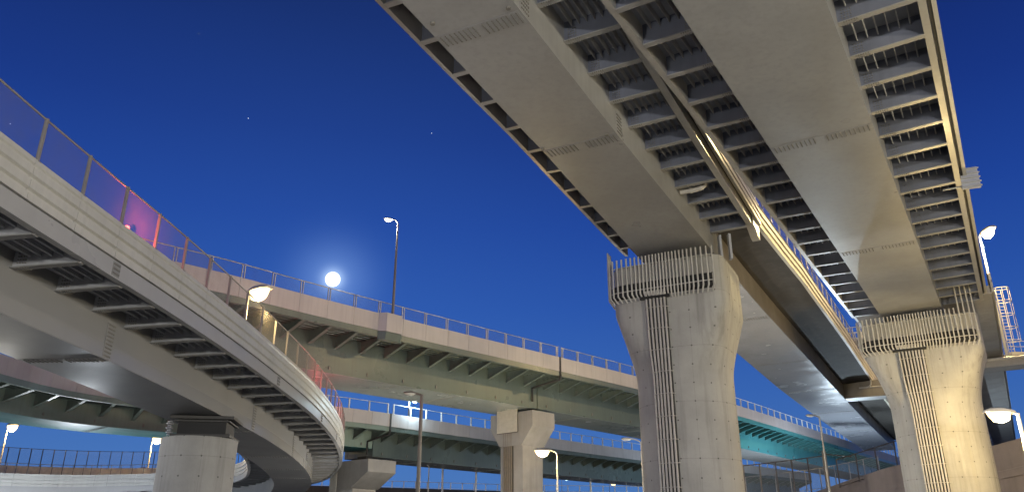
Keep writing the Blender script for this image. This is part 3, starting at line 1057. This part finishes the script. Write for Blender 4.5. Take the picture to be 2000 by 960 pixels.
for sx in (-1.5, 1.5):
    mb = MB(); mb.box(WM(sx, .3, 13.12), 1.2, 1.2, .24, angM); mb.box(WM(sx, .3, 13.2), .9, .9, .3, angM, 1); mb.build('bearing', [m_green_dk, m_dark], PM)
pnv = pathN.pt(jN, -2.6 - 2.3, 0)
_, tn, nn = pathN.at(jN)
angN = math.atan2(nn.y, nn.x)
PN, WN = square_pier(pnv.x, pnv.y, angN, 2.8, NZ - 3.9 - .45, 2.6, 2.2, 4.0, 3.4, 'pale concrete cantilever pier with sloped underside beside the curved ramp tip', m_conc_s, 'cantilever_pier')
mb = MB()
for i in range(9):
    mb.tube([WN(-1.9 + i * .13, -1.75, 0), WN(-1.9 + i * .13, -1.75, NZ - 4.3)], .045, 5)
mb.build('slatted_screen', m_screen, PN)
mb = MB(); mb.box(WN(1.6, 0, NZ - 4.12), 1.4, 1.4, .4, angN); mb.build('bearing', [m_dark], PN)


# ------------------------------------------------------------------ lamps
LIGHTS = []


def street_lamp(base, top, arm, head_m, power, col, label, pole_m=m_pole, r=.085, style='arc', size=1.0, group=None, name='street_lamp', radius=.22, cut=False):
    """base, top: points of the pole; arm: (dx, dy) reach of the arm; lamp head at its end"""
    base = Vector(base); top = Vector(top)
    T = thing(name, base, label, 'lamp', group)
    ad = Vector((arm[0], arm[1], 0))
    mb = MB()
    mb.tube([base, base + Vector((0, 0, .5)), top], [r * 1.35, r * 1.2, r * .75], 10)
    mb.build('pole', pole_m, T)
    d = ad.normalized() if ad.length > 0 else Vector((-1, 0, 0))
    hp = top + ad + Vector((0, 0, .35 if style == 'arc' else .05))
    if ad.length > .05:
        mb = MB()
        if style == 'arc':
            pts = [top + ad * (1 - math.cos(a)) * 1.0 + Vector((0, 0, .35 * math.sin(a))) for a in [R(90) * k / 6 for k in range(7)]]
        else:
            pts = [top - Vector((0, 0, .05)), hp]
        mb.tube(pts, r * .62, 8)
        mb.build('arm', pole_m, T)
    # lamp head: tapered housing with a glass bowl under it
    a = math.atan2(d.y, d.x)
    ca, sa = math.cos(a), math.sin(a)
    bw = 1.35 if head_m else .6
    mb = MB()
    secs = []
    for x, hw, hh in ((-.1, .06, .05), (0, .10, .08), (.25, .17, .13), (.55, .17, .12), (.72, .10, .06)):
        x *= size; hw *= size; hh *= size
        secs.append([hp + Vector((x * ca - y * sa, x * sa + y * ca, z)) for y, z in ((-hw, 0), (-hw * .8, hh * .7), (0, hh), (hw * .8, hh * .7), (hw, 0))])
    mb.loft(secs)
    H = mb.build('lamp_head', pole_m, T)
    H['base'] = tuple(base)
    mb = MB()
    secs = []
    for x, k in ((.02, .2), (.12, .8), (.3, 1), (.5, .9), (.62, .5), (.68, .15)):
        x *= size
        secs.append([hp + Vector((x * ca - y * sa, x * sa + y * ca, z - .006)) for y, z in [(.16 * size * k * math.cos(t), -.21 * bw * size * k * math.sin(t)) for t in [math.pi * j / 8 for j in range(9)]]])
    mb.loft(secs)
    mb.build('lamp_bowl', head_m or m_white, H)
    if power:
        ld = bpy.data.lights.new('lamp_light', 'SPOT' if cut else 'POINT')
        if cut:
            ld.spot_size = R(168); ld.spot_blend = .25
        ld.energy = power; ld.color = col; ld.shadow_soft_size = radius
        lo = bpy.data.objects.new('lamp_light', ld)
        COL.objects.link(lo)
        lo.parent = T
        lo.location = hp + d * .35 * size - Vector((0, 0, .26 * size + radius + .05)) - base
    return T


# on the curved ramp: the brightest lamp
pt = at_y(497, 574, 35.6)
street_lamp((pt.x - .3, pt.y, 8.9), (pt.x - .3, pt.y, pt.z + .0), (.15, -.1), m_lwarm, 700, WARM, 'brightest yellow street lamp, rising from the curved ramp at left centre', m_pole, .08, 'st', 1.9)
# on the upper span's bulge
q = pathM.pt(sb - .15, .22, 0)
tp = at_y(782, 437, q.y)
street_lamp((q.x, q.y, MZ), (q.x, q.y, tp.z), (-.45, -.1), m_lwhite, 500, WARMW, 'tall slim street lamp lit on the bulge of the upper green span', m_pole_dk, .09, 'arc', .9)
# cool lamp on the lower span
q = pathN.pt(pathN.s_near(*at_z(803, 812, NZ).xy), -.3, 0)
tp = at_y(806, 779, q.y)
street_lamp((q.x, q.y, NZ - .8), (q.x, q.y, tp.z), (.2, -.1), m_lcool, 900, COOL, 'small cool white lamp on the lower span left of a dark pole', m_pole, .07, 'st', 1.7)
# ground masts
def ground_lamp(px_top, py_top, Y, arm, head, power, col, label, pole=m_pole, r=.085, style='arc', size=1.0, group=None):
    t_ = at_y(px_top, py_top, Y)
    return street_lamp((t_.x, t_.y, 0), (t_.x, t_.y, t_.z), arm, head, power, col, label, pole, r, style, size, group)


ground_lamp(824, 770, 46, (-.35, -.1), None, 0, WARM, 'dark unlit lamp pole standing in front of the lower green span', m_pole_dk, .12, 'st')
ground_lamp(1088, 888, 62, (-.55, 0), m_lwarm, 2200, WARM, 'yellow street lamp with short bent arm right of the square pier', m_pole, .07, 'arc', 1.7)
ground_lamp(1252, 866, 58, (-.7, 0), None, 0, WARM, 'unlit lamp pole with bent arm beside the shaft of the nearer flared pier', m_pole, .07)
ground_lamp(838, 912, 88, (-.7, 0), None, 0, WARM, 'unlit arched lamp pole below the lower span, right of the dark pole', m_pole, .08)
ground_lamp(1600, 812, 66, (-.4, 0), None, 0, WARM, 'slim pale lamp pole in front of the turquoise span', m_pole, .09, 'st')
ground_lamp(16, 832, 96, (.15, -.1), m_lwarm, 3000, WARM, 'yellow street lamp at the lower left edge behind the fences', m_pole_dk, .10, 'st', 2.8)
ground_lamp(298, 856, 100, (.15, -.1), m_lwarm, 3000, WARM, 'yellow street lamp just left of the round pier', m_pole_dk, .10, 'st', 2.8)
ground_lamp(53, 915, 150, (.3, 0), m_lwhite, 0, WARM, 'tiny lamp low at left behind the fence, under the left edge lamp', m_pole, .08, 'st', 2.0)
ground_lamp(259, 918, 140, (1.2, 0), m_lwhite, 0, WARM, 'small distant lamp on a long curved arm left of the round pier', m_pole, .09, 'arc', 1.8)
ground_lamp(1097, 931, 150, (.2, 0), m_lcool, 0, WARM, 'small bluish lamp far off right of the square pier', m_pole, .06, 'st', 2.2)
ground_lamp(1190, 942, 170, (.2, 0), m_lwarm, 0, WARM, 'tiny yellow lamp far off left of the nearer flared pier', m_pole, .06, 'st', 2.0)
for px, py, Y, lb in ((865, 909, 100, 'plain white pole under the lower span, left of its neighbour by the square pier'), (930, 916, 100, 'plain white pole under the lower span just left of the square pier'),
                      (1153, 939, 110, 'short plain pole far off left of the nearer flared pier')):
    t_ = at_y(px, py, Y)
    mb = MB(); mb.tube([(t_.x, t_.y, 0), (t_.x, t_.y, t_.z)], [.16, .11], 10)
    mb.tube([(t_.x, t_.y, t_.z), (t_.x, t_.y, t_.z + .06)], [.13, .02], 10)
    tag(mb.build('marker_pole', m_white, None, Vector((t_.x, t_.y, 0))), lb, 'pole', 'plain poles')
# right-hand lamps
pt = at_y(1913, 461, 74)
bs = at_y(1966, 690, 74)
street_lamp((pt.x, bs.y, bs.z - .6), (pt.x, bs.y, pt.z), (.02, -.5), m_lwarm, 18000, WARM, 'very bright yellow lamp on a tall mast beside the right edge of the high span', m_pole, .13, 'st', 2.7, radius=.3)
pt = at_y(1984, 806, 43)
street_lamp((pt.x + .1, pt.y, 0), (pt.x + .1, pt.y, pt.z), (-.35, 0), m_lwarm, 2500, WARM, 'bright yellow lamp on a pale pole at the right edge beside the farther flared pier', m_white, .12, 'st', 2.0)
# unseen lamps added around the viewer to brighten piers, soffits and ramp
for x, y, zt, arm, pw_, cl_, lb in ((31, 21, 8.5, (-1.2, .6), 3600, (1.0, .84, .54), 'unseen yellow fill lamp added to the right of the view'),
                               (27, -2, 9.0, (-1.2, .3), 16000, (1.0, .89, .66), 'unseen yellow fill lamp added behind the viewer to the right'),
                               (-27, 34, 7.5, (1.2, .3), 1500, WARMW, 'unseen yellow fill lamp added to the left of the view'),
                               (3, -15, 9.0, (0, 1.2), 17500, WARMW, 'unseen yellow fill lamp added behind the viewer'),
                               (36, 34, 8.5, (-1.2, 0), 2000, WARM, 'unseen yellow fill lamp added right of the farther flared pier, outside the frame'),
                               (10.2, 43.5, 8.6, (-.9, .3), 2600, WARMW, 'yellow fill lamp added and hidden behind the nearer flared pier'),
                               (-10, 2, 8.5, (.3, 1.0), 3000, WARMW, 'unseen yellow fill lamp added near the viewer, right of the ramp and outside the frame')):
    street_lamp((x, y, 0), (x, y, zt), arm, m_lwarm, pw_, cl_, lb, m_pole, .09, 'arc', 1.0, 'added fill lamps around the viewpoint')

for t_, lb in ((43, 'hidden yellow lamp added on the deck of the widest girder span, near its middle'), (58, 'hidden yellow lamp added on the deck of the widest girder span, over the farther pier')):
    q = pathB.pt(pathB.s_near(*world_ut(-2, t_, 32).xy), -2.2, 1.6)  # lamps added out of sight above the deck to light the neighbouring parapet
    street_lamp(q, (q.x, q.y, 25.0), (-1.0, .6), m_lwarm, 3600, (1.0, .76, .34), lb, m_pole, .09, 'arc', 1.0, 'added deck lamps')
for x, y, zt, arm, hm, pw_, cl_, lb in ((-7, 60, 4.2, (.6, 0), m_lwhite, 3000, WARMW, 'short unseen lamp added on the ground under the middle spans, below the frame'),
                                (14, 64, 4.4, (-.6, 0), m_lwhite, 3000, WARMW, 'short unseen lamp added between the square pier and the nearer flared pier, below the frame'),
                                (-33, 47, 3.2, (.5, 0), m_lwhite, 900, WARMW, 'unseen lamp added in front of the dark green lower span at left, below the frame'),
                                (-40, 71, 4.3, (.6, 0), m_lcool, 4500, (.86, .93, 1.0), 'unseen cool white lamp added on the ground inside the ramp curve, below the frame'),
                                (42, 101, 5.2, (.6, 0), m_lcool, 15000, (.70, .86, 1.0), 'unseen cool white lamp assumed on the ground below the silver soffit, below the frame')):
    street_lamp((x, y, 0), (x, y, zt), arm, hm, pw_, cl_, lb, m_pole, .07, 'arc', 1.0, 'added lamps under the spans')  # unseen additions to brighten spans, soffit and ramp; the silver-soffit lamp is assumed

# ------------------------------------------------------------------ moon and stars
mb = MB()
D = 1800
mc = Vector((0, 0, EYE)) + ray(650, 545).normalized() * D
rm = 14.5 / F * D * .98
secs = []
for i in range(1, 24):
    a = math.pi * i / 24
    secs.append([mc + Vector((math.sin(a) * math.cos(2 * math.pi * k / 40), math.sin(a) * math.sin(2 * math.pi * k / 40), math.cos(a))) * rm for k in range(40)])
mb.loft(secs)
mo = mb.build('moon', m_moon, None, mc)
tag(mo, 'brilliant white full moon just above the railing of the upper green span', 'moon')
for i, (px, py, sz) in enumerate(((485, 231, .6), (843, 260, .55), (388, 66, .4), (20, 242, .45))):
    c0 = Vector((0, 0, EYE)) + ray(px, py).normalized() * D
    mb = MB()
    rr = sz / F * D
    for dx in (1,):
        mb.loft([[c0 + Vector((math.sin(a) * math.cos(2 * math.pi * k / 8), math.sin(a) * math.sin(2 * math.pi * k / 8), math.cos(a))) * rr for k in range(8)] for a in [math.pi * j / 6 for j in range(1, 6)]])
    tag(mb.build('star', m_star, None, c0), 'tiny white star in the deep blue sky', 'star', 'stars')

# ------------------------------------------------------------------ smaller things
# added red lamps standing in for tail-light glow behind the ramp fence
for px, py, lb in ((238, 432, 'red tail-light stand-in glowing behind the mesh fence of the curved ramp, high at left'),
                   (607, 733, 'red tail-light stand-in behind the fence of the curved ramp, lower, below the middle span'),
                   (664, 797, 'red tail-light stand-in behind the fence at the tip of the curved ramp')):
    zz = 11.1
    for _ in range(6):
        q = at_z(px, py, zz); sv = pathL.s_near(q.x, q.y); zz = pathL.at(sv)[0].z + 2.2
    q = pathL.pt(sv, -.34, 1.95)
    T = thing('tail_light_standin', Vector(q), lb, 'tail-light stand-in', 'red tail-light stand-ins on the ramp')
    mb = MB(); mb.box((q.x, q.y, q.z - .72), .05, .05, 1.15); mb.build('stand', m_post, T)
    mb = MB(); mb.tube([(q.x, q.y, q.z - .15), (q.x, q.y, q.z - .12), (q.x, q.y, q.z + .05), (q.x, q.y, q.z + .08)], [.04, .08, .08, .03], 10); mb.build('lens', m_red, T)
    ld = bpy.data.lights.new('red_light', 'POINT'); ld.energy = 300; ld.color = (1, .12, .12); ld.shadow_soft_size = .12
    lo = bpy.data.objects.new('red_light', ld); COL.objects.link(lo); lo.parent = T; lo.location = (-.55, .25, .12)

# tall screen fence on the far arm of the curved ramp
T = thing('screen_fence', pathL.pt(120, -.4, 1.7), 'tall dark wire fence on the far arm of the curved ramp, lower left', 'fence')
fence(T, pathL, 98, 138, -.35, 1.72, 3.0, 1.15, m_post, m_wire2, .09, step=.8)
mb = MB()
sweep(mb, pathL, 95, 140, [(-.6, 1.0), (-.6, 2.9), (-.7, 2.9), (-.7, 1.0)], .8)
tag(mb.build('noise_barrier', m_bar, None, pathL.pt(118, -.6, 1)), 'yellowish translucent noise barrier behind the low posts at lower left', 'barrier')

# approach ramp wall at lower right, with its fence
rp = [at_y(1575, 965, 84), at_y(1760, 905, 66), at_y(1945, 868, 56), at_y(2060, 832, 50)]
rpath = Path([rp[0] + (rp[0] - rp[1]) * 1.2, rp[0], rp[1], rp[2], rp[3], rp[3] + (rp[3] - rp[2]) * 1.0])
T = thing('ramp_wall', rpath.pt(rpath.len / 2, 0, 0), 'brown concrete wall of an approach ramp rising behind the farther flared pier to the right edge', 'wall')
mb = MB()
secs = []
for s in srange(0, rpath.len, 2):
    p, t, n = rpath.at(s)
    secs.append([Vector((p.x + n.x * u, p.y + n.y * u, z)) for u, z in ((0, p.z), (0, p.z - 1.75), (0, 0), (-.6, 0), (-.6, p.z))])
mb.loft(secs)
mb.build('wall_body', m_wallc, T)
mb = MB(); sweep(mb, rpath, 0, rpath.len, [(.0, -1.75), (.14, -1.80), (.14, -2.3), (.0, -2.3)], 2); sweep(mb, rpath, 0, rpath.len, [(.14, -1.80), (-.0, -1.75), (-.14, -1.80), (-.14, -2.3)], 2); mb.build('ledge', m_wallc, T)


class Rev:
    pass


fpx = [(1400, 950), (1462, 943), (1617, 938), (1750, 908)]
fp = [at_y(1380, 972, 70), at_y(1500, 962, 70), at_y(1600, 955, 70), at_y(1617, 953, 70)]
fpath = Path([at_y(1330, 982, 70), at_y(1450, 978, 70), at_y(1617, 958, 70)])
T = thing('screen_fence', fpath.pt(3, 0, 0), 'tall brown wire fence right of the nearer flared pier, ending in a thick post', 'fence')
fence(T, fpath, 0, fpath.len, 0, -.6, 3.55, 1.45, m_post, m_wire2, .11, rail_r=.05, step=1.0)
mb = MB(); e = fpath.pt(fpath.len, 0, 0); mb.box((e.x + .1, e.y, e.z + 1.3), .3, .22, 4.1); mb.build('end_post', m_pole_dk, T)
mb = MB(); e2 = at_y(1665, 905, 70); mb.tube([(e.x + .1, e.y, e.z + 3.1), (e2.x, e2.y, e2.z + .6)], .05, 6); mb.build('stay', m_post, T)
f2 = Path([at_y(1640, 944, 72), at_y(1700, 925, 72), at_y(1790, 896, 72)])
T = thing('screen_fence', f2.pt(1, 0, 0), 'lower brown post fence on the ramp wall left of the farther flared pier', 'fence')
fence(T, f2, 0, f2.len, 0, -.3, 2.4, 1.7, m_post, m_wire2, .10, rail_r=.05, step=1.0)
f3 = Path([at_y(1430, 975, 84), at_y(1600, 955, 84), at_y(1720, 930, 84)])
T = thing('screen_fence', f3.pt(1, 0, 0), 'pale yellow-lit post fence behind the brown fence, right of the nearer flared pier', 'fence')
fence(T, f3, 0, f3.len, 0, 0, 2.1, 1.6, m_galv, m_wire2, .10, rail_r=.04, step=1.0)

# far low wall with a rail
wp = Path([at_y(560, 946, 120), at_y(760, 951, 120), at_y(1000, 958, 120), at_y(1270, 962, 120)])
T = thing('barrier_wall', wp.pt(20, 0, 0), 'weathered concrete barrier with white posted rail far off below the lower span', 'wall')
mb = MB(); secs = []
for s in srange(0, wp.len, 3):
    p, t, n = wp.at(s); secs.append([Vector((p.x + n.x * u, p.y + n.y * u, z)) for u, z in ((.15, p.z), (.15, 0), (-.15, 0), (-.15, p.z))])
mb.loft(secs); mb.build('wall_body', m_slab, T)
fence(T, wp, 0, wp.len, 0, 0, .95, 1.75, m_white, None, .16, rail_r=.04, step=3)

# ribbed back of a sign on the right edge of the high span
q = at_y(1893, 348, 31.5)
T = thing('sign_back', Vector(q), 'grey ribbed back of a sign box outside the right parapet, above the bright lamp', 'sign')
mb = MB(); mb.box(q, .75, .12, 1.0, R(-20)); mb.build('panel', m_under, T)
for k in range(5):
    mb = MB(); mb.box((q.x, q.y - .10, q.z - .42 + k * .21), .78, .06, .05, R(-20)); mb.build('rib', m_galv, T)
mb = MB(); mb.tube([(q.x - .25, q.y + .1, q.z + .2), (q.x - 1.0, q.y + .5, q.z + .2)], .04, 6); mb.tube([(q.x - .25, q.y + .1, q.z - .35), (q.x - 1.0, q.y + .5, q.z - .35)], .04, 6); mb.build('mount', m_galv, T)
# lit panel under the edge by the farther pier
q = at_y(1918, 571, 52)
T = thing('light_box', Vector(q), 'small white lit panel under the right edge of the high span above the farther pier', 'light')
mb = MB(); mb.box(q, .32, .16, .72, R(-10)); mb.build('housing', m_galv, T)
mb = MB(); mb.box((q.x - .02, q.y - .1, q.z), .26, .05, .64, R(-10)); mb.build('lit_face', m_sign, T)

# caged ladder and platform at the right edge
b0 = at_y(1978, 692, 78); b1 = at_y(1950, 566, 78)
T = thing('caged_ladder', Vector(b0), 'yellow-lit caged ladder standing on a platform at the right edge', 'ladder')
zb, zt = b0.z, b1.z
x0, y0 = b0.x, b0.y
for dx in (-.3, .3):
    mb = MB(); mb.tube([(x0 + dx, y0, zb), (x0 + dx, y0, zt)], .05, 6); mb.build('stile', m_galv, T)
for k in range(int((zt - zb) / .35)):
    mb = MB(); mb.tube([(x0 - .3, y0, zb + .2 + k * .35), (x0 + .3, y0, zb + .2 + k * .35)], .025, 6); mb.build('rung', m_galv, T)
nh = 5
for k in range(nh):
    z = zb + 1.3 + k * (zt - zb - 1.3) / (nh - 1)
    mb = MB(); mb.tube([(x0 + .75 * math.cos(a), y0 - .55 + .6 * math.sin(a), z) for a in [2 * math.pi * j / 20 for j in range(21)]], .035, 6); mb.build('cage_hoop', m_galv, T)
for a in (200, 250, 290, 340):
    mb = MB(); xx, yy = x0 + .75 * math.cos(R(a)), y0 - .55 + .6 * math.sin(R(a)); mb.tube([(xx, yy, zb + 1.3), (xx, yy, zt)], .025, 6); mb.build('cage_bar', m_galv, T)
T = thing('platform', Vector((x0 + 1, y0, zb)), 'yellow-lit maintenance platform below the caged ladder at the right edge', 'platform')
mb = MB(); mb.box((x0 + 1.6, y0, zb - .25), 5, 2.6, .5); mb.build('slab', m_conc_s, T)
mb = MB()
for k in range(6):
    mb.tube([(x0 - .8 + k * 1.0, y0 - 1.2, zb), (x0 - .8 + k * 1.0, y0 - 1.2, zb + 1.1)], .03, 6)
for zz in (.55, 1.1): mb.tube([(x0 - .8, y0 - 1.2, zb + zz), (x0 + 4.2, y0 - 1.2, zb + zz)], .03, 6)
mb.build('railing', m_galv, T)
mb = MB(); mb.box((x0 + 2.6, y0 + .6, (zb - .5) / 2), 1.4, 1.0, zb - .5); mb.build('column', m_conc_s, T)
# lit walkway railing seen beyond the silver span, left of the farther pier
q = at_y(1668, 652, 78)
T = thing('walkway', Vector(q), 'yellow-lit walkway with pipe railings squeezed between the ribbed parapet and the farther pier', 'walkway')
mb = MB(); mb.box((q.x, q.y, q.z - .9), 2.6, 3.0, .25, R(-30)); mb.build('deck', m_white, T)
for sd in (-1.3, 1.3):
    mb = MB()
    for k in range(5):
        c0 = Vector((q.x - 1.1 + k * .55, q.y + sd - (k - 2) * .3, q.z - .8)); mb.tube([c0, c0 + Vector((0, 0, 1.25))], .05, 6)
    for zz in (0, .65, 1.25): mb.tube([(q.x - 1.1, q.y + sd + .6, q.z - .8 + zz), (q.x + 1.1, q.y + sd - .6, q.z - .8 + zz)], .04, 6)
    mb.build('railing', m_white, T)
